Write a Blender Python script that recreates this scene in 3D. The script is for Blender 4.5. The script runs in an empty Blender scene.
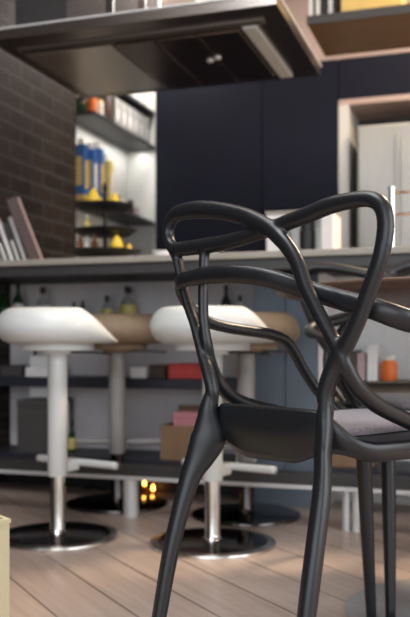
import bpy, bmesh, math, random
from mathutils import Vector, Matrix
random.seed(7)
SC = bpy.context.scene
COL = SC.collection
PI = math.pi

# ------------------------------------------------------------------ camera
HC = 0.60                      # camera height
YAW = math.radians(18.3)       # camera looks a little to the left of the bar's normal
FPX = 857.0                    # focal length in pixels of the 410x617 frame
HORIZON = 345.0
cd = bpy.data.cameras.new('camera'); cam = bpy.data.objects.new('camera', cd); COL.objects.link(cam)
cam.location = (0, 0, HC); cam.rotation_euler = (PI/2, 0, YAW)
cd.sensor_width = 36.0; cd.lens = FPX/617*36.0; cd.shift_y = (HORIZON-308.5)/617
cd.clip_start = 0.05
cd.dof.use_dof = True; cd.dof.focus_distance = 1.38; cd.dof.aperture_fstop = 4.4
SC.camera = cam
CY, SY = math.cos(YAW), math.sin(YAW)

def at(px, py, Y):
    """world point on the plane Y that the photo shows at (px, py)"""
    a = (px-205)/FPX
    X = Y*(CY*a-SY)/(CY+SY*a)
    d = -SY*X+CY*Y
    return Vector((X, Y, HC+(HORIZON-py)/FPX*d))
def ax(px, Y): return at(px, 345, Y).x
def az(px, py, Y): return at(px, py, Y).z

# ------------------------------------------------------------------ materials
MATS = {}
def mat(name, col, rough=0.5, metal=0.0, var=0.06, scale=30.0, bump=0.0, spec=None, trans=0.0, emit=None, estr=0.0, coat=0.0, stretch=None, sheen=0.0):
    if name in MATS: return MATS[name]
    m = bpy.data.materials.new(name); m.use_nodes = True
    nt = m.node_tree; b = nt.nodes['Principled BSDF']
    tc = nt.nodes.new('ShaderNodeTexCoord'); mp = nt.nodes.new('ShaderNodeMapping')
    if stretch: mp.inputs['Scale'].default_value = stretch
    nt.links.new(tc.outputs['Object'], mp.inputs['Vector'])
    n = nt.nodes.new('ShaderNodeTexNoise'); n.inputs['Scale'].default_value = scale; n.inputs['Detail'].default_value = 3
    nt.links.new(mp.outputs['Vector'], n.inputs['Vector'])
    r = nt.nodes.new('ShaderNodeValToRGB')
    r.color_ramp.elements[0].position = 0.3; r.color_ramp.elements[1].position = 0.7
    r.color_ramp.elements[0].color = tuple(c*(1-var) for c in col)+(1,)
    r.color_ramp.elements[1].color = tuple(min(1, c*(1+var)) for c in col)+(1,)
    nt.links.new(n.outputs['Fac'], r.inputs['Fac']); nt.links.new(r.outputs['Color'], b.inputs['Base Color'])
    b.inputs['Roughness'].default_value = rough; b.inputs['Metallic'].default_value = metal
    if spec is not None: b.inputs['Specular IOR Level'].default_value = spec
    if trans: b.inputs['Transmission Weight'].default_value = trans; b.inputs['IOR'].default_value = 1.3
    if coat: b.inputs['Coat Weight'].default_value = coat
    if sheen: b.inputs['Sheen Weight'].default_value = sheen
    if emit: b.inputs['Emission Color'].default_value = emit+(1,); b.inputs['Emission Strength'].default_value = estr
    if bump:
        bp = nt.nodes.new('ShaderNodeBump'); bp.inputs['Strength'].default_value = bump; bp.inputs['Distance'].default_value = 0.002
        nt.links.new(n.outputs['Fac'], bp.inputs['Height']); nt.links.new(bp.outputs['Normal'], b.inputs['Normal'])
    MATS[name] = m
    return m

def brick_mat(name, c1, c2, mortar, bw, rh, ms, rough, plane, rot=0.0, bump=0.4, offset=0.5, grain=None, squash=1.0):
    m = bpy.data.materials.new(name); m.use_nodes = True
    nt = m.node_tree; b = nt.nodes['Principled BSDF']
    tc = nt.nodes.new('ShaderNodeTexCoord'); sx = nt.nodes.new('ShaderNodeSeparateXYZ'); cx = nt.nodes.new('ShaderNodeCombineXYZ')
    nt.links.new(tc.outputs['Object'], sx.inputs[0])
    ia, ib = {'xy': (0, 1), 'yz': (1, 2), 'xz': (0, 2)}[plane]
    nt.links.new(sx.outputs[ia], cx.inputs[0]); nt.links.new(sx.outputs[ib], cx.inputs[1])
    mp = nt.nodes.new('ShaderNodeMapping'); mp.inputs['Rotation'].default_value = (0, 0, rot)
    nt.links.new(cx.outputs[0], mp.inputs['Vector'])
    t = nt.nodes.new('ShaderNodeTexBrick'); nt.links.new(mp.outputs['Vector'], t.inputs['Vector'])
    t.offset = offset; t.inputs['Scale'].default_value = 1.0
    t.inputs['Color1'].default_value = c1+(1,); t.inputs['Color2'].default_value = c2+(1,); t.inputs['Mortar'].default_value = mortar+(1,)
    t.inputs['Brick Width'].default_value = bw; t.inputs['Row Height'].default_value = rh; t.inputs['Mortar Size'].default_value = ms
    t.inputs['Mortar Smooth'].default_value = 0.1
    n = nt.nodes.new('ShaderNodeTexNoise'); n.inputs['Scale'].default_value = 1.0; n.inputs['Detail'].default_value = 5
    mp2 = nt.nodes.new('ShaderNodeMapping'); mp2.inputs['Scale'].default_value = grain or (25, 25, 25)
    nt.links.new(mp.outputs['Vector'], mp2.inputs['Vector']); nt.links.new(mp2.outputs['Vector'], n.inputs['Vector'])
    mx = nt.nodes.new('ShaderNodeMix'); mx.data_type = 'RGBA'; mx.blend_type = 'OVERLAY'; mx.inputs[0].default_value = 0.45
    nt.links.new(t.outputs['Color'], mx.inputs[6]); nt.links.new(n.outputs['Color'], mx.inputs[7])
    hs = nt.nodes.new('ShaderNodeMix'); hs.data_type = 'RGBA'; hs.blend_type = 'MULTIPLY'; hs.inputs[0].default_value = 0.35
    nt.links.new(t.outputs['Color'], hs.inputs[6])
    r = nt.nodes.new('ShaderNodeValToRGB'); r.color_ramp.elements[0].position = .35; r.color_ramp.elements[1].position = .65
    r.color_ramp.elements[0].color = (.45, .42, .4, 1); r.color_ramp.elements[1].color = (1, 1, 1, 1)
    nt.links.new(n.outputs['Fac'], r.inputs['Fac']); nt.links.new(r.outputs['Color'], hs.inputs[7])
    nt.links.new(hs.outputs[2], b.inputs['Base Color'])
    b.inputs['Roughness'].default_value = rough
    if plane != 'xy': b.inputs['Specular IOR Level'].default_value = .12
    bp = nt.nodes.new('ShaderNodeBump'); bp.inputs['Strength'].default_value = bump; bp.inputs['Distance'].default_value = 0.004; bp.invert = True
    nt.links.new(t.outputs['Fac'], bp.inputs['Height']); nt.links.new(bp.outputs['Normal'], b.inputs['Normal'])
    return m

M_PLASTIC = mat('black satin plastic', (.0085, .0098, .0122), .36, var=.05, scale=60)
M_WOOL = mat('mauve grey wool', (.23, .192, .205), .95, var=.30, scale=260, bump=.5, sheen=.3)
M_WHITE = mat('white gloss shell', (.62, .64, .625), .32, var=.01)
M_CHROME = mat('chrome', (.78, .78, .77), .12, 1.0, var=.02)
M_BASE = mat('polished dark steel', (.10, .09, .088), .14, 1.0, var=.05, scale=8)
M_BROWN = mat('tan leather', (.25, .175, .11), .6, var=.1, scale=40)
M_GREYTUBE = mat('grey painted tube', (.30, .29, .28), .45, var=.03)
M_DARK = mat('black metal', (.012, .012, .014), .45, var=.05)
M_SLABTOP = mat('pale worktop edge', (.29, .265, .225), .45, var=.06, scale=20)
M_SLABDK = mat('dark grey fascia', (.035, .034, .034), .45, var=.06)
M_UNDER = mat('dark underside', (.02, .02, .022), .6)
M_PANEL = mat('pale grey back panel', (.62, .585, .59), .7, var=.03)
M_NAVYSHELF = mat('black blue shelf board', (.016, .018, .028), .5, var=.05)
M_BLUEGREY = mat('blue grey lacquer', (.135, .17, .215), .45, var=.05, scale=6)
M_NAVY = mat('navy lacquer', (.0055, .007, .0175), .65, spec=.2, var=.08, scale=5)
M_WALLWHITE = mat('white plaster', (.62, .62, .59), .85, var=.02, scale=8)
M_PINKWALL = mat('pinkish plaster', (.46, .345, .31), .85, var=.03, scale=6)
M_STEEL = mat('brushed steel', (.70, .66, .62), .26, 1.0, var=.08, scale=4, stretch=(30, 30, 1))
M_FRIDGE = mat('stainless fridge door', (.40, .385, .355), .42, .75, var=.05, scale=3, stretch=(40, 40, 1))
M_HOOD = mat('dark brushed steel', (.30, .27, .25), .27, 1.0, var=.1, scale=6, stretch=(1, 20, 20))
M_HOODPANEL = mat('bronze filter panel', (.26, .205, .175), .24, 1.0, var=.1, scale=8)
M_STRIP = mat('satin aluminium strip', (.62, .62, .62), .35, .3, var=.02)
M_WOODDK = mat('brown oiled wood', (.14, .075, .03), .5, var=.2, scale=6, stretch=(1, 8, 8))
M_CREAM = mat('cream card', (.52, .46, .29), .7, var=.03)
M_YELLOW = mat('yellow card', (.66, .47, .15), .55, var=.05)
M_CARD = mat('brown cardboard', (.23, .135, .075), .8, var=.08, scale=12)
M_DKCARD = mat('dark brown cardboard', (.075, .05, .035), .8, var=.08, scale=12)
M_PINK = mat('pink card', (.50, .20, .22), .7, var=.04)
M_RED = mat('red card', (.40, .035, .03), .5, var=.05)
M_PAPER = mat('white paper', (.72, .71, .70), .8, var=.03)
M_BOXGREY = mat('dark grey box', (.055, .05, .048), .6, var=.06)
M_BOOKBROWN = mat('red brown cover', (.045, .016, .012), .5, var=.1)
M_PAGES = mat('page edges', (.40, .28, .24), .8, var=.06)
M_BLACK = mat('matt black', (.008, .008, .009), .5, var=.05)
M_BLUE = mat('blue pack', (.04, .13, .38), .4, var=.06)
M_GREENGL = mat('green glass', (.02, .09, .03), .08, var=.02, trans=.6)
M_CLEARGL = mat('clear glass', (.75, .78, .76), .05, var=.02, trans=.85)
M_AMBER = mat('amber glass', (.30, .10, .02), .15, var=.05, trans=.4)
M_LABEL = mat('yellow label', (.62, .50, .16), .6, var=.05)
M_LABELW = mat('white label', (.70, .69, .64), .6, var=.03)
M_LEMON = mat('lemon skin', (.75, .50, .04), .5, var=.1, scale=60, bump=.2)
M_GLOW = mat('candle flame', (1, .45, .1), .5, emit=(1, .38, .06), estr=7)
M_ORANGE = mat('orange plastic', (.70, .15, .02), .45, var=.05)
M_RUG = mat('pale grey powder coat', (.36, .345, .35), .5, var=.05)
M_TABLE = mat('walnut table', (.10, .06, .042), .35, var=.2, scale=5, stretch=(1, 8, 1))
M_FILE = mat('off white file board', (.33, .33, .32), .8, var=.04)
M_GREYPINK = mat('dusty pink cover', (.42, .30, .31), .6, var=.08)
M_BRICK = brick_mat('dark painted brick', (.020, .0145, .012), (.034, .024, .020), (.048, .043, .042), .195, .075, .007, .6, 'yz', bump=.7)
M_FLOOR = brick_mat('oak plank floor', (.44, .34, .285), (.52, .41, .345), (.16, .115, .09), 1.45, .157, .0028, .36, 'xy', rot=math.radians(-137.2), bump=.15, offset=.37, grain=(3, 45, 1))

# ------------------------------------------------------------------ builders
def link(name, bm, m, parent=None, smooth=False, bevel=0.0, seg=2, loc=None, rot=None):
    me = bpy.data.meshes.new(name)
    bmesh.ops.recalc_face_normals(bm, faces=bm.faces[:])
    bm.to_mesh(me); bm.free()
    if not isinstance(m, (list, tuple)): m = [m]
    for k in m: me.materials.append(k)
    if smooth:
        for p in me.polygons: p.use_smooth = True
    o = bpy.data.objects.new(name, me); COL.objects.link(o)
    if parent: o.parent = parent
    if loc is not None: o.location = loc
    if rot is not None: o.rotation_euler = rot
    if bevel:
        md = o.modifiers.new('bevel', 'BEVEL'); md.width = bevel; md.segments = seg; md.limit_method = 'ANGLE'
    return o

def cube(bm, x0, x1, y0, y1, z0, z1, mi=0, mtx=None):
    vs = [bm.verts.new(Vector(p)) for p in ((x0,y0,z0),(x1,y0,z0),(x1,y1,z0),(x0,y1,z0),(x0,y0,z1),(x1,y0,z1),(x1,y1,z1),(x0,y1,z1))]
    if mtx:
        for v in vs: v.co = mtx @ v.co
    for f in ((3,2,1,0),(4,5,6,7),(0,1,5,4),(1,2,6,5),(2,3,7,6),(3,0,4,7)):
        fc = bm.faces.new([vs[i] for i in f]); fc.material_index = mi
    return vs

def box(name, x0, x1, y0, y1, z0, z1, m, parent=None, bevel=.002):
    bm = bmesh.new(); cube(bm, x0, x1, y0, y1, z0, z1)
    return link(name, bm, m, parent, bevel=bevel)

def lathe(bm, prof, n=32, mi=0, cx=0, cy=0):
    rings = []
    for r, z in prof:
        if r < 1e-6: rings.append([bm.verts.new((cx, cy, z))])
        else: rings.append([bm.verts.new((cx+r*math.cos(2*PI*k/n), cy+r*math.sin(2*PI*k/n), z)) for k in range(n)])
    for a, b in zip(rings, rings[1:]):
        for k in range(n):
            q = [a[k % len(a)], a[(k+1) % len(a)], b[(k+1) % len(b)], b[k % len(b)]]
            u = []
            for v in q:
                if v not in u: u.append(v)
            if len(u) > 2:
                try: bm.faces.new(u).material_index = mi
                except ValueError: pass
    for rg in (rings[0], rings[-1]):
        if len(rg) > 2: bm.faces.new(rg).material_index = mi

def turned(name, prof, m, parent=None, n=32, smooth=True, loc=None):
    bm = bmesh.new(); lathe(bm, prof, n)
    o = link(name, bm, m, parent, smooth=smooth, loc=loc)
    md = o.modifiers.new('split', 'EDGE_SPLIT'); md.split_angle = math.radians(40)
    return o

def catmull(P, sub=6):
    """smooth a list of equal-length tuples"""
    out = []
    n = len(P)
    for i in range(n-1):
        p0 = P[max(i-1, 0)]; p1 = P[i]; p2 = P[i+1]; p3 = P[min(i+2, n-1)]
        for s in range(sub):
            t = s/sub
            out.append(tuple(.5*((2*b)+(c-a)*t+(2*a-5*b+4*c-d)*t*t+(3*b-a-3*c+d)*t**3) for a, b, c, d in zip(p0, p1, p2, p3)))
    out.append(tuple(P[-1]))
    return out

BAND = 1.0
def sweep(bm, pts, N=None, n=14, sub=5):
    """pts: (x,y,z,width,thick); thickness lies along N (projected), width across it"""
    S = catmull(pts, sub) if sub > 1 else pts
    P = [Vector(s[:3]) for s in S]
    rings = []
    prevW = None
    for i, s in enumerate(S):
        T = (P[min(i+1, len(P)-1)]-P[max(i-1, 0)]).normalized()
        if N is not None:
            W = T.cross(Vector(N))
        else:
            W = prevW if prevW is not None else (T.cross(Vector((0, 0, 1))) if abs(T.z) < .9 else T.cross(Vector((1, 0, 0))))
        W = (W-T*W.dot(T))
        if W.length < .15 and prevW is not None: W = prevW-T*prevW.dot(T)
        W.normalize()
        if prevW is not None and W.dot(prevW) < 0: W = -W
        prevW = W
        B = T.cross(W).normalized()
        rings.append([bm.verts.new(P[i]+W*(BAND*s[3]/2*math.cos(2*PI*k/n))+B*(BAND*s[4]/2*math.sin(2*PI*k/n))) for k in range(n)])
    for a, b in zip(rings, rings[1:]):
        for k in range(n): bm.faces.new((a[k], a[(k+1) % n], b[(k+1) % n], b[k]))
    bm.faces.new(rings[0]); bm.faces.new(list(reversed(rings[-1])))

def tube(name, pts, r, m, parent=None, sub=6, n=12):
    bm = bmesh.new(); sweep(bm, [(p[0], p[1], p[2], 2*r, 2*r) for p in pts], None, n, sub)
    return link(name, bm, m, parent, smooth=True)

def remesh(o, voxel, smooth=4):
    """fuse the crossing bands of one moulded part into one skin"""
    r = o.modifiers.new('r', 'REMESH'); r.mode = 'VOXEL'; r.voxel_size = voxel
    s = o.modifiers.new('s', 'SMOOTH'); s.factor = .5; s.iterations = smooth
    dg = bpy.context.evaluated_depsgraph_get(); dg.update()
    me = bpy.data.meshes.new_from_object(o.evaluated_get(dg))
    old = o.data; name = old.name
    o.modifiers.clear(); o.data = me; bpy.data.meshes.remove(old); me.name = name
    for p in me.polygons: p.use_smooth = True

def tag(o, label, cat, group=None):
    o['label'] = label; o['category'] = cat
    if group: o['group'] = group
    return o
def thing(name, label, cat, loc=(0, 0, 0), rz=0.0, group=None):
    o = bpy.data.objects.new(name, None); COL.objects.link(o); o.empty_display_size = .05
    o.location = loc; o.rotation_euler = (0, 0, rz)
    return tag(o, label, cat, group)
def struct(o):
    o['kind'] = 'structure'; return o
def dup(root, loc, rz, label=None):
    c = root.copy(); COL.objects.link(c); c.location = loc; c.rotation_euler = (0, 0, rz)
    if label: c['label'] = label
    for ch in list(root.children):
        k = ch.copy(); COL.objects.link(k); k.parent = c
        for g in ch.children:
            j = g.copy(); COL.objects.link(j); j.parent = k
    return c

# ------------------------------------------------------------------ the room
XL, XB, XR = -2.17, -2.0, 2.3          # niche wall, brick wall, right wall
YF, YB, YBR = -1.9, 5.0, 3.95          # wall behind the camera, back wall, end of the brick
ZC = 2.62
struct(box('floor', -2.5, 2.6, -2.2, 5.3, -.1, 0, M_FLOOR, bevel=0))
struct(box('ceiling', -2.5, 2.6, -2.2, 5.3, ZC, ZC+.1, M_PINKWALL, bevel=0))
struct(box('wall_left', -2.45, XB, YF, YBR, 0, ZC, M_BRICK, bevel=0))
struct(box('wall_niche', -2.45, XL, YBR, YB, 0, ZC, M_WALLWHITE, bevel=0))
struct(box('wall_back', -2.45, XR+.2, YB, YB+.15, 0, ZC, M_WALLWHITE, bevel=0))
def wall_open(name, axis, c0, c1, a0, a1, ops, m):
    """a wall with window openings (lo, hi, sill, head)"""
    bm = bmesh.new()
    def b(lo, hi, z0, z1):
        if axis == 'x': cube(bm, c0, c1, lo, hi, z0, z1)
        else: cube(bm, lo, hi, c0, c1, z0, z1)
    cur = a0
    for lo, hi, s, h in ops:
        b(cur, lo, 0, ZC); b(lo, hi, 0, s); b(lo, hi, h, ZC); cur = hi
    b(cur, a1, 0, ZC)
    return struct(link(name, bm, m))
wall_open('wall_right', 'x', XR, XR+.2, YF, YB, [(-.9, 1.9, .35, 2.3)], M_WALLWHITE)
wall_open('wall_front', 'y', YF-.2, YF, -2.45, XR+.2, [(-1.5, 1.5, .3, 2.3)], M_WALLWHITE)
def window(name, axis, c, lo, hi, s, h, n):
    bm = bmesh.new(); w = .05
    def b(a, bb, z0, z1):
        if axis == 'x': cube(bm, c-.03, c+.03, a, bb, z0, z1)
        else: cube(bm, a, bb, c-.03, c+.03, z0, z1)
    b(lo, hi, s, s+w); b(lo, hi, h-w, h)
    for k in range(n+1):
        q = lo+(hi-lo-w)*k/n; b(q, q+w, s+w, h-w)
    return struct(link(name, bm, M_DARK))
window('window_1', 'x', XR+.1, -.9, 1.9, .35, 2.3, 3)
window('window_2', 'y', YF-.1, -1.5, 1.5, .3, 2.3, 3)

# ------------------------------------------------------------------ armchairs of three interwoven bands
def make_chair():
    t = thing('armchair', 'black plastic armchair with open woven loop back and mauve grey cushion, nearest the camera', 'chair', group='black loop-back armchairs')
    # local axes: x forward, y to the sitter's left, z up; data below are (forward, right, up)
    def pts(L): return [(u, -v, z, w, th) for u, v, z, w, th in L]
    global BAND
    BAND = 1.3
    bm = bmesh.new()
    # left upright, left ear, top edge, crossing down to the right and along the seat side
    sweep(bm, pts([(.001,-.128,.470,.016,.016),(.001,-.128,.500,.018,.018),(0,-.127,.525,.018,.020),(0,-.138,.556,.017,.020),(0,-.151,.582,.014,.018),(0,-.172,.636,.013,.017),(0,-.186,.663,.013,.017),
        (0,-.205,.709,.0125,.017),(.002,-.222,.755,.0125,.018),(.003,-.241,.782,.015,.018),(.004,-.252,.804,.017,.018),(.004,-.248,.824,.020,.018),(.002,-.225,.840,.023,.017),
        (0,-.175,.841,.025,.017),(0,-.125,.835,.0245,.017),(0,-.075,.824,.0235,.017),(-.002,-.036,.812,.023,.017),(-.003,.010,.791,.0225,.017),(-.004,.036,.772,.0215,.017),
        (-.004,.056,.753,.021,.017),(-.004,.077,.724,.020,.017),(-.004,.095,.685,.0185,.017),(-.003,.123,.641,.0175,.018),(-.002,.145,.608,.018,.018),(-.001,.161,.582,.019,.018),
        (.015,.167,.549,.021,.019),(.035,.168,.530,.0225,.020),(.075,.169,.507,.023,.020),(.127,.171,.487,.023,.020),(.18,.174,.470,.023,.020),(.26,.18,.452,.022,.018)]), (1, 0, 0))
    # right upright, right ear, top edge, crossing down to the left ear
    sweep(bm, pts([(.001,.128,.470,.016,.016),(.001,.129,.500,.019,.019),(0,.129,.530,.021,.021),(0,.145,.568,.0225,.020),(0,.160,.590,.0225,.019),(0,.175,.610,.0215,.018),(0,.192,.640,.0205,.018),(0,.205,.667,.0205,.018),
        (0,.217,.694,.0205,.018),(.001,.229,.723,.0205,.018),(.002,.236,.753,.0205,.018),(.003,.237,.778,.0205,.018),(.003,.229,.801,.020,.018),(.002,.208,.8125,.0195,.018),
        (0,.175,.8135,.020,.018),(0,.137,.811,.0215,.018),(.002,.093,.803,.0215,.017),(.003,.051,.796,.021,.017),(.003,.010,.789,.020,.017),(.003,-.036,.782,.020,.017),
        (.002,-.082,.777,.021,.017),(.001,-.125,.775,.022,.017),(0,-.175,.774,.022,.017),(.001,-.225,.775,.020,.017),(.003,-.241,.784,.017,.017)]), (1, 0, 0))
    # left tail of the second outline: drops from the crossing and runs along the left seat side
    sweep(bm, pts([(.001,-.148,.777,.014,.016),(0,-.148,.732,.0135,.016),(0,-.150,.697,.0135,.016),(0,-.150,.662,.013,.016),(.001,-.147,.626,.013,.016),(.004,-.143,.600,.013,.017),
        (.016,-.150,.573,.015,.018),(.040,-.163,.546,.018,.019),(.064,-.165,.518,.021,.02),(.105,-.168,.496,.022,.02),(.163,-.171,.481,.022,.02),(.27,-.178,.460,.022,.018)]), (1, 0, 0))
    back = link('backrest', bm, M_PLASTIC, t); remesh(back, .0032, 3)
    # the arm band: one loop from the left seat front around the back to the right seat front
    left = [(.43,-.205,.455,.024,.02),(.415,-.216,.480,.020,.018),(.39,-.226,.508,.0185,.018),(.358,-.231,.547,.0185,.018),(.330,-.232,.583,.0185,.018),(.300,-.232,.610,.0185,.018),
        (.253,-.231,.622,.0185,.018),(.195,-.230,.628,.0185,.018),(.130,-.232,.635,.0185,.018),(.086,-.232,.644,.0185,.018),(.055,-.233,.660,.0185,.018),(.036,-.236,.680,.018,.018),
        (.018,-.232,.703,.018,.018),(-.012,-.195,.715,.022,.017),(-.022,-.15,.718,.0235,.017)]
    mid = [(-.022,-.111,.720,.0245,.017),(-.022,-.049,.718,.025,.017),(-.012,.009,.710,.025,.017),(.006,.060,.694,.025,.017),(.020,.108,.678,.025,.017),(.026,.150,.666,.026,.017),(.034,.190,.655,.027,.018)]
    right = [(.052,.220,.642,.0285,.018),(.085,.235,.632,.029,.018)] + [(u, -v, z-.006*(u < .3), max(w, .028 if u < .3 else .021), th) for u, v, z, w, th in reversed(left[:9])]
    bm = bmesh.new(); sweep(bm, pts(left+mid+right), (1, 0, .0))
    arm = link('armrest', bm, M_PLASTIC, t); remesh(arm, .0032, 3)
    BAND = 1.0
    # moulded seat: superellipse rings with a raised rear lip and a deep skirt
    bm = bmesh.new(); n = 96
    def outline(th, k):
        c, s = math.cos(th), math.sin(th)
        e = 2/4.6
        x = abs(c)**e*(1 if c >= 0 else -1); y = abs(s)**e*(1 if s >= 0 else -1)
        u = .236+.236*k*x
        hw = .178+.025*min(1, max(0, u/.35))
        return u, hw*k*y
    def sm(a, b, x):
        q = min(1, max(0, (x-a)/(b-a))); return q*q*(3-2*q)
    rings = []
    spec = [(.0, 'i', .452), (.35, 'i', .452), (.70, 'i', .452), (.90, 'i', .446), (.965, 'r', -.004), (.985, 'r', 0), (1.0, 'r', -.006), (1.0, 'm', .55), (.985, 'm', .15), (.95, 'b', .0), (.85, 'b', .004), (.4, 'b', .008), (.0, 'b', .008)]
    for k, kind, val in spec:
        row = []
        for q in range(1 if k == 0 else n):
            th = 2*PI*q/n
            u, y = outline(th, k)
            rear = 1-sm(.0, .075, u)
            rim = .450+.051*rear*(1-.65*sm(.115, .165, abs(y)))
            bot = .418-.008*rear+.028*rear*sm(.05, .13, abs(y)) + .012*sm(.28, .47, u)
            z = val if kind == 'i' else rim+val if kind == 'r' else bot+(rim-bot)*val if kind == 'm' else bot+val
            row.append(bm.verts.new((u, y, z)))
        rings.append(row)
    for a, b in zip(rings, rings[1:]):
        for q in range(n):
            if len(a) == 1: bm.faces.new((a[0], b[q], b[(q+1) % n]))
            elif len(b) == 1: bm.faces.new((a[q], b[0], a[(q+1) % n]))
            else: bm.faces.new((a[q], b[q], b[(q+1) % n], a[(q+1) % n]))
    link('seat_shell', bm, M_PLASTIC, t, smooth=True)
    # loose cushion
    bm = bmesh.new(); rings = []
    for k, z in [(0, .4715), (.5, .4715), (.92, .4705), (.975, .468), (1.0, .462), (.985, .4545), (.93, .4525), (0, .4525)]:
        row = []
        for q in range(1 if k == 0 else 64):
            c, s = math.cos(2*PI*q/64), math.sin(2*PI*q/64); e = 2/5
            x = abs(c)**e*(1 if c >= 0 else -1); y = abs(s)**e*(1 if s >= 0 else -1)
            row.append(bm.verts.new((.238+.198*k*x, (.117+.02*max(0, x*k))*k*y, z)))
        rings.append(row)
    for a, b in zip(rings, rings[1:]):
        for q in range(64):
            if len(a) == 1: bm.faces.new((a[0], b[q], b[(q+1) % 64]))
            elif len(b) == 1: bm.faces.new((a[q], b[0], a[(q+1) % 64]))
            else: bm.faces.new((a[q], b[q], b[(q+1) % 64], a[(q+1) % 64]))
    link('seat_cushion', bm, M_WOOL, t, smooth=True)
    # four legs with flared heads
    for sg in (-1, 1):
        bm = bmesh.new()
        ex, ev = .77, -.64*sg            # the head grows diagonally towards the middle of the seat
        L = []
        for u, v, z, w, th in [(.0,.1285,.530,.010,.010),(-.003,.130,.512,.020,.020),(-.008,.133,.490,.0255,.030),(-.013,.137,.465,.027,.046),(-.020,.1405,.438,.028,.062),(-.026,.145,.408,.0285,.052),
                (-.036,.150,.37,.029,.037),(-.055,.1545,.30,.0292,.031),(-.077,.158,.21,.028,.028),(-.120,.162,.0,.021,.021)]:
            g = (th-w)/2
            L.append((u+ex*g, sg*v+ev*g, z, w, th))
        sweep(bm, pts(L), (ex, -ev, 0), 18)
        lg = link('leg', bm, M_PLASTIC, t, smooth=True)
    for sg in (-1, 1):
        bm = bmesh.new()
        sweep(bm, pts([(.445,sg*.150,.435,.050,.05),(.455,sg*.153,.405,.042,.042),(.462,sg*.154,.37,.034,.034),(.478,sg*.157,.20,.029,.029),(.500,sg*.162,.0,.021,.021)]), (1, 0, 0), 18)
        link('leg', bm, M_PLASTIC, t, smooth=True)
    return t
chair = make_chair()
CH = (-.347, 1.359, 0)
chair.location = CH; chair.rotation_euler = (0, 0, math.radians(60.3))
def cam_xy(lat, d): return (CY*lat-SY*d, SY*lat+CY*d)
c2 = cam_xy(.497, 2.37)
dup(chair, (c2[0], c2[1], 0), math.atan2(-.99, .13)+YAW, 'black plastic loop-back armchair at right, facing the camera across the round brown table')
tc_ = cam_xy(.615, 1.90)
t = thing('dining_table', 'round dark brown table at right, its thin top seen from below behind the armchair', 'table', (tc_[0], tc_[1], 0))
turned('tabletop', [(0, .700), (.40, .701), (.452, .712), (.456, .716), (.456, .719), (.452, .722), (0, .722)], M_TABLE, t, 96)
turned('pedestal', [(.05, .699), (.035, .66), (.028, .5), (.028, .03), (.05, .012)], M_DARK, t, 32)
turned('base', [(0, .012), (.05, .012), (.08, .006), (.296, .005), (.30, .003), (.30, 0), (0, 0)], M_RUG, t, 96)

# ------------------------------------------------------------------ bar stools
def make_stool(seat_m, tube_m, label, loc, rz, group):
    t = thing('bar_stool', label, 'stool', loc, rz, group)
    turned('base', [(0, .018), (.05, .018), (.16, .012), (.184, .010), (.189, .006), (.189, 0), (0, 0)], M_BASE, t, 64)
    turned('base_rim', [(.183, .0115), (.1905, .009), (.192, .004), (.192, .0005), (.188, .0005)], M_STEEL if tube_m is M_WHITE else M_BASE, t, 64)
    turned('lower_pole', [(.030, .018), (.026, .022), (.0235, .03), (.0235, .25)], M_CHROME if tube_m is M_WHITE else M_BASE, t, 28)
    turned('upper_pole', [(.0295, .192), (.0305, .195), (.0305, .575), (.0295, .578)], tube_m, t, 32)
    # footrest: cross bar carried in front of the pole
    bm = bmesh.new()
    cube(bm, .0, .085, -.017, .017, .20, .236)
    ft = link('footrest', bm, seat_m if tube_m is M_WHITE else tube_m, t, bevel=.006)
    bm = bmesh.new(); sweep(bm, [(.085, y, .226, .024, .02) for y in (-.165, -.155, 0, .155, .165)], (1, 0, 0), 14, 2)
    link('cross_bar', bm, tube_m, ft, smooth=True)
    ft.rotation_euler = (0, 0, math.radians(15))
    turned('seat_mount', [(.0, .572), (.052, .572), (.054, .582), (.112, .584), (.114, .590), (.114, .606), (0, .606)], seat_m, t, 48)
    bm = bmesh.new(); sweep(bm, [(.0, -.02, .578, .008, .006), (.06, -.11, .577, .008, .006), (.09, -.165, .572, .01, .006)], None, 8, 4)
    link('height_lever', bm, M_DARK, t, smooth=True)
    # seat: wrap-around bowl, low lip in front (+x)
    bm = bmesh.new(); n = 72; rows = []
    def rim_h(th):
        c = math.cos(th); q = min(1, max(0, (.80-c)/(.80+.15))); q = q*q*(3-2*q)
        return .012+.096*q
    H = 0.108
    for j in range(15):
        row = []
        for q in range(n):
            th = 2*PI*q/n; h = rim_h(th); f = h/H
            prof = [(.10, 0), (.142, .0), (.167+.012*(1-f), .06*h+.002), (.183+.005*(1-f), .22*h+.002), (.1895, .42*h+.002), (.1875, .60*h), (.179+.009*(1-f), .79*h), (.166+.020*(1-f), .92*h), (.150+.031*(1-f), h), (.143+.030*(1-f), .985*h), (.138+.026*(1-f), .88*h), (.136, .55*h+.006), (.115, .25*h+.008), (.06, .016), (.01, .014)]
            r, z = prof[j]
            row.append(bm.verts.new((r*math.cos(th), r*math.sin(th)*1.0, .604+z)))
        rows.append(row)
    for a, b in zip(rows, rows[1:]):
        for q in range(n): bm.faces.new((a[q], a[(q+1) % n], b[(q+1) % n], b[q]))
    bm.faces.new(rows[0]); bm.faces.new(rows[-1])
    link('seat', bm, seat_m, t, smooth=True)
    return t
GS = 'adjustable stools at the bar'
RZ = YAW+math.radians(41)
def stool_at(px, Y): return (ax(px, Y), Y, 0)
Y1, Y2, Y3 = 2.396, 2.459, 2.962
s1 = make_stool(M_WHITE, M_WHITE, 'white bowl-seat bar stool with white pole at the left of the photo', stool_at(57.5, Y1), RZ, GS)
s2 = dup(s1, stool_at(212.5, Y2), RZ, 'white bowl-seat bar stool seen through the back of the nearest armchair')
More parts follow.
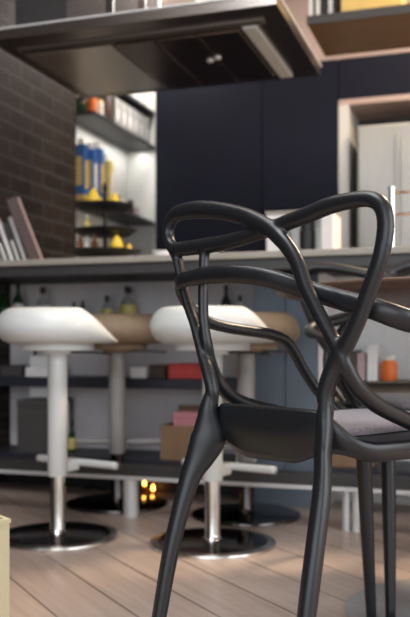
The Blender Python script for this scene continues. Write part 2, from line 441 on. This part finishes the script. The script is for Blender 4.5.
s3 = make_stool(M_BROWN, M_GREYTUBE, 'tan-seated bar stool with grey pole, behind and between the two white stools', stool_at(117, Y3), YAW+math.radians(75), GS)
s4 = dup(s3, stool_at(246, 2.905), YAW+math.radians(75), 'tan-seated bar stool with grey pole, behind the right-hand white stool')

# ------------------------------------------------------------------ the bar
YBF, YBB = 2.73, 3.42        # front edge and back of the worktop
XB0, XB1 = -1.99, 1.0
bar = thing('bar_worktop', 'long bar worktop with pale edge over a dark fascia', 'worktop')
shv = thing('bar_shelving', 'pale grey panelled shelving with dark boards under the bar worktop', 'shelving')
frail = thing('foot_rail', 'dark foot rail with pale lower edge on chrome legs along the bar', 'rail')
ZT = .908
box('worktop', XB0, XB1, YBF, YBB, ZT-.022, ZT, M_SLABTOP, bar, .003)
box('fascia', XB0, XB1, YBF+.012, YBF+.05, ZT-.060, ZT-.022, M_SLABDK, bar, .004)
box('underframe', XB0, XB1, YBF+.05, YBB, ZT-.045, ZT-.022, M_UNDER, bar, 0)
YP = 3.30
XC0, XC1 = ax(254, 3.12), ax(319, 3.12)
box('back_panel', XC1+.032, XB1, YP, YP+.03, .0, ZT-.046, M_PAPER, shv, 0)
box('back_panel', XB0, XC1+.031, YP, YP+.03, .0, ZT-.046, M_PANEL, shv, 0)
zs = az(100, 388, 3.06); zs1 = az(100, 378, 3.06)
box('shelf', XB0, -.86, 3.06, YP, zs, zs1, M_NAVYSHELF, shv, .002)
zu = az(100, 319, 3.12)
box('shelf', XB0, -.86, 3.158, YP, zu-.014, zu, M_PANEL, shv, .002)
zb = .165
box('plinth', XB0, XC0-.02, 3.262, YP-.001, 0, zb-.026, M_BLACK, shv, 0)
box('shelf', XB0, -.86, 3.0, YP, zb-.025, zb, M_NAVYSHELF, shv, .002)
rl = box('foot_rail', XB0, XB1, 2.745, 2.80, az(205, 480, 2.745), az(205, 469, 2.745), M_SLABDK, frail, .003)
box('edge_strip', XB0, XB1, 2.742, 2.80, az(205, 484, 2.745), az(205, 480, 2.745), M_STRIP, rl, .001)
zr = az(205, 484, 2.745)
for px, y, r in ((131, 2.770, .027), (346, 2.772, .012), (356, 2.772, .012), (580, 2.772, .027)):
    turned('leg', [(r, 0), (r, zr+.004)], M_STRIP, frail, 24, loc=(ax(px, y), y, 0))
# blue cabinet block under the bar on the right
cb = thing('base_cabinet', 'blue grey two-door cabinet under the bar behind the armchair', 'cabinet')
box('carcass', XC0, XC1, 3.12, YP-.001, .0, ZT-.047, M_BLUEGREY, cb, .002)
box('end_panel', XC1, XC1+.03, 3.10, YP-.001, .0, ZT-.047, M_PAPER, cb, .002)
box('cabinet_door', XC0+.004, (XC0+XC1)/2-.002, 3.104, 3.12, .10, ZT-.07, M_BLUEGREY, cb, .002)
box('cabinet_door', (XC0+XC1)/2+.002, XC1-.004, 3.104, 3.12, .10, ZT-.07, M_BLUEGREY, cb, .002)
box('shelf', XC1+.032, XB1, 3.0, YP, zb-.025, zb, M_NAVYSHELF, shv, .002)
box('shelf', XC1+.032, XB1, 3.06, YP, zs, zs1, M_NAVYSHELF, shv, .002)

# bottles and boxes under the bar -----------------------------------
def bottle(px, Y, z, h, r, m, label, cap=M_BLACK, lab=None, group='bottles on the shelf under the bar', name='bottle', neck=.36):
    t = thing(name, label, name, (ax(px, Y), Y, z), 0, group)
    nh = h*neck
    turned('glass', [(0, 0), (r*.95, 0), (r, .006), (r, h-nh-.03), (r*.8, h-nh-.012), (r*.36, h-nh+.01), (r*.33, h-.02), (0, h-.02)], m, t, 20)
    turned('cap', [(0, h-.028), (r*.4, h-.028), (r*.4, h), (0, h)], cap, t, 16)
    if lab: turned('paper_label', [(r*1.02, (h-nh)*.15), (r*1.02, (h-nh)*.68)], lab, t, 20)
    return t
Yb = 3.215
bottle(3, Yb, zu, .15, .022, M_GREENGL, 'dark green bottle at the far left of the shelf under the bar')
bottle(18, Yb, zu, .165, .024, M_GREENGL, 'tall green glass bottle with pale label, second from the left under the bar', lab=M_LABELW)
bottle(43, Yb, zu, .14, .032, M_CLEARGL, 'squat clear bottle with dark red stopper above the left white stool', cap=M_BOOKBROWN, lab=M_LABELW)
bottle(74, Yb, zu, .075, .014, M_DARK, 'small black bottle, left of a close pair above the left white stool', neck=.3)
bottle(83, Yb, zu, .08, .014, M_DARK, 'small black bottle, right of a close pair above the left white stool', neck=.3)
bottle(107, Yb, zu, .10, .025, M_CLEARGL, 'slim clear bottle with yellowish label left of the round yellow-label bottle', lab=M_LABEL)
bottle(128, Yb, zu, .135, .036, M_CLEARGL, 'wide clear bottle with yellow label and black stopper under the bar', lab=M_LABEL)
bottle(226, Yb, zu, .13, .020, M_DARK, 'dark bottle above the right white stool, seen through the chair back')
bottle(240, Yb, zu, .09, .015, M_LABELW, 'small pale bottle beside the dark one, seen through the chair back')
def carton(name, px0, px1, Y0, Y1, z0, h, m, label, cat='box', group=None, flap=None):
    x0, x1 = ax(px0, Y0), ax(px1, Y0)
    t = thing(name, label, cat, ((x0+x1)/2, (Y0+Y1)/2, z0), 0, group)
    w, dd = (x1-x0)/2, (Y1-Y0)/2
    box('body', -w, w, -dd, dd, 0, h*.86, m, t, .003)
    box('lid', -w-.001, w+.001, -dd-.001, dd+.001, h*.86, h, flap or m, t, .003)
    return t
GL = 'boxes on the lower bar shelf'
carton('storage_box', 0, 21, 3.09, 3.27, zs1, .045, M_BOXGREY, 'low dark box at the left end of the lower bar shelf', group=GL)
t = carton('storage_box', 25, 48, 3.08, 3.25, zs1, .047, M_PAPER, 'small white box with a black dot behind the left white stool pole', group=GL)
turned('dot', [(0, 0), (.005, 0), (.005, .002), (0, .002)], M_BLACK, t, 12).location = (.012, -.087, .028)
t.children[-1].rotation_euler = (PI/2, 0, 0)
bottle(35, 3.24, zs1+.047, .06, .014, M_DARK, 'small dark bottle standing on the white box with a black dot', group=None)
carton('storage_box', 130, 146, 3.08, 3.2, zs1, .045, M_PAPER, 'small pale box right of the grey stool pole on the lower bar shelf', group=GL)
carton('storage_box', 149, 165, 3.1, 3.22, zs1, .05, M_DKCARD, 'small brown box between the pale box and the red box', group=GL)
carton('storage_box', 168, 203, 3.08, 3.26, zs1, .058, M_RED, 'red box on the lower bar shelf left of the second white stool', group=GL)
GB = 'boxes on the bottom bar shelf'
carton('storage_box', 17, 46, 3.04, 3.27, zb, .215, M_BOXGREY, 'tall dark grey box behind the left white stool pole', group=GB)
box('book', ax(46.5, 3.06), ax(49, 3.06), 3.06, 3.24, zb, zb+.2, M_PAPER); tag(bpy.data.objects['book'], 'slim white book standing beside the tall dark grey box', 'book')
bottle(72, 3.15, zb, .13, .017, M_GREENGL, 'green wine bottle with yellow label on the bottom bar shelf', lab=M_LABEL, group=None)
# open cardboard box with a pink box in it
t = thing('cardboard_box', 'open brown cardboard box on the bottom bar shelf behind the armchair leg', 'box', (ax(181, 3.03), 3.14, zb), 0, GB)
wq = (ax(203, 3.03)-ax(159, 3.03))/2
bm = bmesh.new()
cube(bm, -wq, wq, -.10, .10, 0, .005); cube(bm, -wq, -wq+.005, -.10, .10, .005, .13); cube(bm, wq-.005, wq, -.10, .10, .005, .13)
cube(bm, -wq+.005, wq-.005, -.10, -.095, .005, .13); cube(bm, -wq+.005, wq-.005, .095, .10, .005, .13)
link('body', bm, M_CARD, t)
bm = bmesh.new(); cube(bm, -wq, wq, .10, .104, .13, .195); link('flap', bm, M_CARD, t)
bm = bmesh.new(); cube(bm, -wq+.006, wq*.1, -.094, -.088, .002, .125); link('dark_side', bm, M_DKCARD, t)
carton('gift_box', 173, 200, 3.06, 3.16, zb+.007, .172, M_PINK, 'pink box standing inside the open brown cardboard box')
carton('storage_box', 236, 252, 3.03, 3.1, zb, .05, M_PAPER, 'small white packet behind the white stool footrest', group=GB)
carton('cardboard_box', 328, 372, 3.04, 3.2, zb, .06, M_CARD, 'low tan cardboard box under the bar between the chair legs', group=GB)
# right hand shelf seen through the chair
GR = 'books on the bar shelf at right'
for px0, px1, h, m, lb in ((331, 340, .12, M_PAPER, 'white book standing leftmost on the bar shelf at right'), (341, 349, .105, M_GREYPINK, 'dusty pink book next to the white one on the bar shelf at right'),
                       (350, 356, .11, M_BOXGREY, 'dark grey book in the middle of the bar shelf at right'), (357, 365, .10, M_GREYPINK, 'dusty pink book right of the dark grey book'), (367, 377, .13, M_PAPER, 'tall white book beside the orange jar')):
    t = thing('book', lb, 'book', (ax((px0+px1)/2, 3.1), 3.17, zs1), 0, GR)
    w = (ax(px1, 3.1)-ax(px0, 3.1))/2
    box('cover', -w, w, -.07, .07, 0, h, m, t, .002); box('pages', -w*.7, w*.7, -.066, .071, .002, h+.0005, M_PAPER, t, 0)
t = thing('jar', 'orange jar on the bar shelf at right, seen under the armrest', 'jar', (ax(389, 3.14), 3.14, zs1))
turned('body', [(0, 0), (.026, 0), (.03, .01), (.03, .06), (.02, .075), (0, .075)], M_ORANGE, t, 24); turned('lid', [(0, .075), (.022, .075), (.022, .09), (0, .09)], M_LABELW, t, 20)
# tealights, cable
for px, py, lb in ((144.5, 483, 'amber tealight glass glowing under the bar, left of the pair'), (153, 488, 'amber tealight glass glowing under the bar, right of the pair')):
    Y = 3.22
    t = thing('tealight', lb, 'candle', (ax(px, Y), Y, 0), 0, 'glowing tealights under the bar')
    zf = az(px, py, Y)
    turned('glass', [(0, 0), (.017, 0), (.017, zf-.018), (.013, zf-.016), (.013, zf-.02), (0, zf-.02)], M_AMBER, t, 20)
    turned('flame', [(0, zf-.014), (.006, zf-.008), (.0075, zf), (.004, zf+.010), (0, zf+.017)], M_GLOW, t, 16)
c = [at(px, py, 3.225) for px, py in ((95, 470), (89, 482), (84, 491), (87, 497), (97, 498), (107, 489), (116, 476))]
p = [(q.x, 3.225, max(.006, min(.133, q.z))) for q in c]
tag(tube('power_cable', p, .004, M_BLACK), 'black cable looping on the floor under the bar', 'cable')

# ------------------------------------------------------------------ things on the worktop
GBK = 'books leaning on the bar'
tl = math.radians(21)
lb = thing('book', 'large red brown book with pale page edge leaning on the bar', 'book', (ax(46, 2.98), 2.98, ZT), math.radians(28), GBK)
Mx = Matrix.Rotation(-tl, 4, 'Y')
lift = .045*math.sin(tl)*0
bm = bmesh.new(); cube(bm, -.008, 0, 0, .17, 0, .285, 0, Mx); link('pages', bm, M_PAGES, lb)
bm = bmesh.new(); cube(bm, -.052, -.0085, -.004, .174, .02, .292, 0, Mx); link('cover', bm, M_BOOKBROWN, lb, bevel=.002)
cols = [(M_PANEL, 'grey'), (M_BLACK, 'black'), (M_PANEL, 'grey'), (M_BLACK, 'black'), (M_PAPER, 'white'), (M_BOXGREY, 'dark grey')]
place = ['slim grey book leaning against the large red brown book', 'slim black book, second left of the large red brown book', 'slim grey book between two black books on the bar, third from the large one',
         'slim black book, fourth left of the large red brown book', 'slim white book with black neighbours at the left of the bar books', 'dark grey book at the far left of the bar books']
for k, (m, nm) in enumerate(cols):
    x = ax(27-6.4*k, 2.98)
    t = thing('book', place[k], 'book', (x, 3.0, ZT), math.radians(28), GBK)
    h = (.21, .19, .205, .175, .20, .18)[k]
    M2 = Matrix.Rotation(-tl*.9, 4, 'Y')
    bm = bmesh.new(); cube(bm, -.016, 0, 0, .12, .006, h, 0, M2); link('cover', bm, m, t, bevel=.0015)
    bm = bmesh.new(); cube(bm, -.013, -.003, -.0008, .1, .03, h*.6, 0, M2); link('spine_label', bm, M_LABELW if m is not M_PAPER else M_BOXGREY, t)
# tiered tray
Yt = 3.14
xt = ax(105, Yt)
t = thing('tiered_tray', 'black three-tier serving tray on the bar in front of the shelf niche', 'tray', (xt, Yt, ZT))
zz = [az(105, 254, Yt)-ZT, az(105, 233, Yt)-ZT, az(105, 208, Yt)-ZT]
turned('pole', [(.018, 0), (.012, .01), (.008, .02), (.008, zz[2]+.07), (.012, zz[2]+.078), (.006, zz[2]+.10), (0, zz[2]+.105)], M_BLACK, t, 16)
for r, z in ((.145, zz[0]), (.125, zz[1]), (.112, zz[2])):
    turned('tier', [(0, z-.014), (.03, z-.016), (r*.8, z-.010), (r, z+.008), (r+.003, z+.012), (r-.004, z+.010), (r*.84, z+.003), (0, z+.002)], M_BLACK, t, 48)
def fruit(dx, dy, tier, s, label, name='lemon'):
    z = ZT+zz[tier]+.0025
    t = thing(name, label, name, (xt+dx, Yt+dy, z), 0, 'yellow fruit on the tiered tray')
    turned('flesh', [(0, 0), (.5*s, .12*s), (.8*s, .5*s), (.85*s, .85*s), (.62*s, 1.35*s), (.35*s, 1.85*s), (.15*s, 2.1*s), (0, 2.12*s)], M_LEMON, t, 20)
    turned('stem', [(0, 2.08*s), (.06*s, 2.1*s), (.05*s, 2.4*s), (0, 2.4*s)], M_WOODDK, t, 8)
fruit(-.030, -.045, 2, .034, 'large yellow pear standing left of the pole on the top tier', 'pear')
fruit(-.05, .04, 2, .026, 'small yellow pear behind the large pear on the top tier', 'pear')
fruit(.055, -.03, 2, .024, 'small yellow pear at the right of the top tier', 'pear')
fruit(.068, -.04, 0, .032, 'yellow pear at the right of the lowest tier', 'pear')
fruit(.095, .02, 0, .018, 'smaller yellow pear at the right edge of the lowest tier', 'pear')
for dx, tier, h, m, lbl in ((-.065, 1, .06, M_LABEL, 'small pale yellow bottle on the middle tier'), (-.095, 0, .07, M_AMBER, 'amber bottle at the left of the lowest tier'),
                        (-.065, 0, .075, M_LABELW, 'cream bottle between amber ones on the lowest tier'), (-.032, 0, .065, M_AMBER, 'amber bottle nearest the pole on the lowest tier')):
    t = thing('bottle', lbl, 'bottle', (xt+dx, Yt-.03, ZT+zz[tier]+.0025), 0, 'small bottles on the tiered tray')
    turned('glass', [(0, 0), (.013, 0), (.013, h*.6), (.006, h*.75), (.006, h), (0, h)], m, t, 16); turned('cap', [(0, h), (.007, h), (.007, h+.008), (0, h+.008)], M_LABELW, t, 12)
# small white dish
t = thing('dish', 'small white dish on the bar left of the nearest armchair back', 'dish', (ax(162, 2.95), 2.95, ZT)); 
turned('bowl', [(0, 0), (.025, 0), (.036, .038), (.034, .038), (.023, .006), (0, .006)], M_PAPER, t, 24)
# coffee machine
Ym = 3.2
x0, x1 = ax(266, Ym), ax(334, Ym)
t = thing('coffee_machine', 'white boxy coffee machine with wooden top and black spout on the bar', 'coffee machine', ((x0+x1)/2, Ym, ZT))
w = (x1-x0)/2; hz = az(300, 210, Ym)-ZT
box('tower', -w, -w+.075, 0, .16, 0, hz-.012, M_PAPER, t, .006); box('rear_body', -w+.075, w-.05, .08, .16, 0, hz-.012, M_FRIDGE, t, .004)
box('tower', w-.05, w, 0, .16, 0, hz-.012, M_PAPER, t, .006)
box('top', -w-.003, w+.003, -.003, .163, hz-.012, hz, M_SLABTOP, t, .003)
turned('spout', [(0, hz-.10), (.02, hz-.10), (.026, hz-.05), (.026, hz-.013), (0, hz-.013)], M_BLACK, t, 20).location = (.02, .04, 0)
turned('cup', [(0, 0), (.026, 0), (.03, .13), (.0, .13)], M_BLACK, t, 20).location = (.02, .04, 0)
# chrome rack
Yk = 2.98
xk = ax(392, Yk); hk = az(392, 187, Yk)-ZT
t = thing('dish_rack', 'chrome rack with upright posts and thin rails at the right end of the bar', 'rack', (xk, Yk, ZT))
for x in (0, .32): turned('post', [(.018, 0), (.018, .006), (.0115, .008), (.0115, hk-.012), (.014, hk-.01), (.014, hk), (0, hk)], M_CHROME, t, 20, loc=(x, 0, 0))
for z in (hk-.02, hk-.095): tube('rail', [(0, 0, z), (.16, 0, z), (.32, 0, z)], .004, mat('chrome rod with painted warm reflection', (.55, .30, .16), .25, 1.0), t, 2, 10)  # orange reflection on the chrome rails is put into their colour

# ------------------------------------------------------------------ kitchen wall
YN = 4.6
XN0 = ax(155, YN); XN1 = ax(262, YN); XN2 = ax(338.5, YN)
zn = az(325, 60, YN)
t = thing('tall_cabinet', 'tall navy kitchen cabinet with flat doors left of the fridge', 'cabinet', ((XN0+XN2)/2, YN, 0))
o = t.location.x
box('carcass', XN0-o, XN2-o, .02, YB-YN-.03, 0, zn, M_NAVY, t, 0)
box('door', XN0-o+.002, XN1-o-.003, 0, .02, .10, zn-.002, M_NAVY, t, .002); box('door', XN1-o+.003, XN2-o-.003, 0, .02, .10, zn-.002, M_NAVY, t, .002)
XF = 1.6
struct(box('trim_1', XN0, XF, YN+.06, YB, zn+.002, ZC, M_PINKWALL, bevel=0))
zf0 = az(375, 97, YN)
t = thing('wall_cabinet', 'navy cabinet above the fridge recess', 'cabinet', ((XN2+XF)/2, YN, 0)); o = t.location.x
box('carcass', XN2-o+.002, XF-o, .02, YB-YN-.03, zf0, zn, M_NAVY, t, 0)
hw_ = (XF-XN2)/2
box('door', XN2-o+.004, -.002, 0, .02, zf0, zn-.002, M_NAVY, t, .002); box('door', .002, XF-o, 0, .02, zf0, zn-.002, M_NAVY, t, .002)
box('knob', -.03, -.015, -.018, 0, zf0+.03, zf0+.045, M_DARK, t, .003)
fr = thing('fridge_surround', 'pale frame lining the fridge recess', 'panel', (0, YN, 0))
xw = ax(349, YN)
box('side_panel', XN2+.002, xw, -.005, YB-YN-.03, 0, zf0-.03, M_WALLWHITE, fr, 0); box('top_panel', XN2+.002, XF, -.005, YB-YN-.03, zf0-.03, zf0-.001, M_PINKWALL, fr, 0)
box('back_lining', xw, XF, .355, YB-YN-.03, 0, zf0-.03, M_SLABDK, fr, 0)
YG = 4.52
xg0 = ax(357, YG); zg = az(380, 124, YG)
fg = thing('fridge', 'stainless steel fridge standing in the pale recess at right', 'fridge', (xg0+.32, YG, 0))
box('body', -.315, .315, .06, .42, .02, zg-.01, M_DARK, fg, .004)
box('door', -.32, .32, 0, .06, .62, zg, M_FRIDGE, fg, .012); box('door', -.32, .32, 0, .06, .03, .612, M_FRIDGE, fg, .012)
hx = ax(398, YG)-fg.location.x
box('handle', hx-.012, hx+.012, -.045, -.025, .95, az(398, 135, YG), M_FRIDGE, fg, .006)
box('handle_mount', hx-.008, hx+.008, -.03, 0, 1.0, 1.03, M_CHROME, fg, .002); box('handle_mount', hx-.008, hx+.008, -.03, 0, 1.55, 1.58, M_CHROME, fg, .002)
box('feet', -.28, .28, .08, .36, 0, .02, M_BLACK, fg, 0)

# niche shelves
XS = -1.983
def nshelf(z, y0, th, label, xs=XS):
    o = box('wall_shelf', XL+.001, xs, y0, YB-.001, z, z+th, M_NAVYSHELF); return tag(o, label, 'shelf', 'dark shelves in the niche')
nshelf(1.823, 4.13, .022, 'dark middle shelf in the white niche, holding white files')
nshelf(1.35, 4.13, .022, 'dark lowest shelf in the white niche, holding blue and yellow packets')
nshelf(2.04, 4.13, .022, 'dark top shelf in the white niche just under the hood', XS)
S1, S2 = 1.845, 1.372
for k in range(6):
    y = 4.46+.088*k
    t = thing('file_box', ['white file box nearest the brown jar on the middle niche shelf', 'second white file box from the brown jar on the middle niche shelf', 'third white file box from the brown jar on the middle niche shelf',
        'fourth white file box from the brown jar on the middle niche shelf', 'fifth white file box from the brown jar on the middle niche shelf', 'white file box furthest from the brown jar, at the corner'][k], 'file', (-2.07, y, S1), 0, 'white files on the niche shelf')
    box('body', -.08, .075, -.036, .036, 0, .155, M_FILE, t, .003); box('spine_tab', .075, .077, -.02, .02, .03, .09, M_PANEL, t, 0)
def jar(x, y, z, r, h, m, lid, label, name='jar', grp='jars on the niche shelves'):
    t = thing(name, label, name, (x, y, z), 0, grp)
    turned('body', [(0, 0), (r*.95, 0), (r, .008), (r, h*.82), (r*.85, h*.86), (0, h*.86)], m, t, 22); turned('lid', [(0, h*.86), (r*.9, h*.86), (r*.9, h), (0, h)], lid, t, 20)
jar(-2.03, 4.37, S1, .034, .16, M_BOOKBROWN, M_LABELW, 'brown jar with white lid left of the white files')
jar(-2.035, 4.285, S1, .03, .10, M_LABELW, M_LABEL, 'low cream jar left of the brown jar')
jar(-2.04, 4.215, S1, .026, .17, M_ORANGE, M_WOODDK, 'tall orange jar at the front of the middle niche shelf')
jar(-2.08, 4.16, S1, .026, .08, M_GREENGL, M_BLACK, 'dark green jar at the front end of the middle niche shelf')
for k, y in enumerate((4.175, 4.235, 4.31, 4.38)):
    x = -2.085+.025*(k % 2)+.03*(k > 1)
    t = thing('food_packet', ['blue packet at the front end of the lowest niche shelf', 'blue packet with yellow panel, second on the lowest niche shelf', 'blue packet with white top, third on the lowest niche shelf', 'pale yellow packet at the right of the blue packets'][k], 'packet', (x, y, S2), 0, 'tall packets on the niche shelf')
    hh = (.34, .325, .345, .29)[k]
    mm = M_BLUE if k < 3 else M_LABEL
    box('body', -.034, .034, -.027, .027, 0, hh-.035, mm, t, .004)
    turned('cap', [(0, hh-.035), (.018, hh-.035), (.018, hh), (0, hh)], M_LABELW, t, 16)
    box('front_panel', -.02, .02, -.0285, -.027, hh*.25, hh*.7, M_LABEL if k != 2 else M_LABELW, t, 0); box('side_panel', .034, .0355, -.017, .017, hh*.2, hh*.65, M_YELLOW if k % 2 == 0 else M_LABELW, t, 0)
    box('bottom_band', -.035, .035, -.028, .028, .0, .035, M_YELLOW, t, 0)
jar(-2.03, 4.50, S2, .025, .10, M_AMBER, M_LABELW, 'amber jar right of the packets on the lowest niche shelf')
jar(-2.03, 4.60, S2, .03, .07, M_LABEL, M_LABELW, 'yellow jar on the lowest niche shelf behind the tray pole')
jar(-2.03, 4.71, S2, .024, .09, M_BOOKBROWN, M_BLACK, 'dark brown jar on the lowest niche shelf')
jar(-2.04, 4.82, S2, .022, .06, M_GREYPINK, M_DARK, 'small pinkish jar at the far end of the lowest niche shelf')

# ------------------------------------------------------------------ hood
HX0, HX1, HY0, HY1, HZ = -1.72, -.65, 2.70, 3.47, 1.70
hood = thing('cooker_hood', 'wide dark steel ceiling hood hanging over the bar', 'hood', (0, 0, 0))
box('canopy', HX0, HX1, HY0, HY1, HZ, HZ+.035, M_HOOD, hood, .002)
box('top_edge', HX0-.004, HX1+.004, HY0-.004, HY1+.004, HZ+.035, HZ+.042, M_STRIP, hood, .001)
box('slot_vent', HX0+.06, HX1-.07, HY0+.10, HY0+.135, HZ-.006, HZ, mat('vent metal', (.30, .27, .24), .4, .9), hood, 0)
sv = hood.children[-1]
bm = bmesh.new()
k = HX0+.075
while k < HX1-.085:
    cube(bm, k, k+.006, HY0+.106, HY0+.129, HZ-.0075, HZ-.0055); k += .012
link('slots', bm, M_BLACK, sv)
pw = (HX1-.17-(HX0+.42))/3
for k in range(3):
    fp = box('filter_panel', HX0+.42+pw*k+.003, HX0+.42+pw*(k+1)-.003, HY0+.16, HY1-.07, HZ-.010, HZ, M_HOODPANEL, hood, .003)
box('steel_panel', HX0+.06, HX0+.415, HY0+.16, HY1-.07, HZ-.008, HZ, M_STEEL, hood, .003)
box('aluminium_trim', HX1-.155, HX1-.105, HY0+.14, HY1-.05, HZ-.012, HZ, M_STRIP, hood, .003)
for dx in (0, .035):
    turned('spotlight', [(0, 0), (.012, 0), (.014, .004), (.014, .006), (0, .006)], M_STRIP, hood, 16, loc=(HX1-.36+dx, HY0+.42-.6*dx, HZ-.016))
DX0, DX1 = ax(66, HY0+.16), ax(160, HY0+.16)
box('duct', DX0, DX1, HY0+.16, HY1-.2, HZ+.042, ZC, M_STEEL, hood, .004)
box('housing', HX0+.01, DX0-.002, HY0+.17, HY1-.2, HZ+.042, ZC, M_SLABDK, hood, .003)
for x in (ax(106, HY0+.16), ax(138, HY0+.16)): box('duct_highlight', x, x+.03, HY0+.156, HY0+.161, HZ+.042, ZC, M_CHROME, hood, 0)  # bright strips stand in for the upright highlights on the steel duct

# ------------------------------------------------------------------ hanging shelf at upper right
p1 = at(307, 25, 3.62)
hz = p1.z; hx = p1.x
hs = thing('hanging_shelf', 'dark brown wooden shelf hung above the kitchen at upper right', 'shelf', (hx, 3.62, hz))
box('board', 0, 1.3, 0, .43, 0, .035, M_WOODDK, hs, .003)
box('front_edge', -.001, 1.3, -.006, .0, -.001, .037, M_SLABDK, hs, .001)
for x in (.5, 1.2):
    for y in (.06, .37): turned('hanger', [(.006, .035), (.006, ZC-hz)], M_DARK, hs, 10, loc=(x, y, 0))
zt = hz+.035
xa, xb = ax(340, 3.66), ax(402, 3.66)
carton('storage_box', 341, 402, 3.64, 3.85, zt, .17, M_YELLOW, 'yellow box on the hanging wooden shelf')
xa, xb = ax(305, 3.66), ax(333, 3.66)
t = thing('striped_box', 'black and white striped box at the left end of the hanging shelf', 'box', (max((xa+xb)/2, hx+.06), 3.74, zt)); w = (xb-xa)/2
box('body', -w, w, -.08, .08, 0, .16, M_BLACK, t, .003)
for s in (-.85, -.35, .55): box('stripe', w*s-.008, w*s+.010, -.082, -.08, 0, .16, M_PAPER, t, 0)

# ------------------------------------------------------------------ near floor
pc = cam_xy(-.362, 1.577)
t = thing('storage_bin', 'cream storage bin at the lower left edge of the photo', 'bin', (pc[0], pc[1], 0), YAW+math.radians(38))
bm = bmesh.new(); cube(bm, -.3, 0, -.005, .3, 0, .006)
for a in ((-.3, 0, -.005, .0), (-.3, 0, .295, .3), (-.3, -.295, 0, .295), (-.005, 0, 0, .295)): cube(bm, *a, .006, .278)
link('body', bm, M_CREAM, t)
bm = bmesh.new()
for a in ((-.302, .002, -.007, .002), (-.302, .002, .293, .302), (-.302, -.293, .002, .293), (-.007, .002, .002, .293)): cube(bm, *a, .274, .281)
link('rim', bm, M_CREAM, t)
# ------------------------------------------------------------------ light
def area(name, loc, rot, sx, sy, e, col):
    l = bpy.data.lights.new(name, 'AREA'); l.shape = 'RECTANGLE'; l.size = sx; l.size_y = sy; l.energy = e; l.color = col
    o = bpy.data.objects.new(name, l); COL.objects.link(o); o.location = loc; o.rotation_euler = rot; return o
area('daylight_right', (XR+.05, .5, 1.32), (0, PI/2, 0), 1.9, 2.7, 34, (.95, .97, 1.0))
area('daylight_front', (0, YF-.05, 1.3), (PI/2, 0, 0), 2.9, 1.9, 26, (.88, .94, 1.0))
area('stool_fill', (-.9, 1.7, ZC-.03), (0, 0, 0), 1.4, .5, 8, (1.0, .96, .9))  # added fill from above to brighten the white stools
area('ceiling_lamp_kitchen', (-.2, 4.2, ZC-.03), (0, 0, 0), 1.2, .4, 5, (1.0, .90, .78))
area('under_shelf_fill', (-2.06, 4.62, 1.815), (0, 0, 0), .06, .7, 1.1, (1.0, .97, .92))  # added unseen fill, brightens the niche wall below the middle shelf
area('niche_fill', (-1.74, 4.66, ZC-.03), (0, 0, 0), .25, .5, 26, (1.0, .96, .9))  # added fill that keeps the white niche bright
area('chair_top_fill', (-.75, .7, ZC-.03), (0, 0, 0), .9, .9, 20, (.92, .96, 1.0))  # added overhead fill for the sheen on the chair's upper faces
area('ceiling_lamp_room', (.75, 3.3, ZC-.03), (0, 0, 0), .5, .5, 60, (1.0, .78, .55))
w = bpy.data.worlds.new('world'); SC.world = w; w.use_nodes = True
w.node_tree.nodes['Background'].inputs[0].default_value = (.75, .87, 1, 1); w.node_tree.nodes['Background'].inputs[1].default_value = .7
SC.view_settings.view_transform = 'Standard'; SC.view_settings.look = 'None'; SC.view_settings.gamma = 1; SC.view_settings.exposure = .8
SC.view_settings.use_curve_mapping = False
bpy.context.view_layer.update()
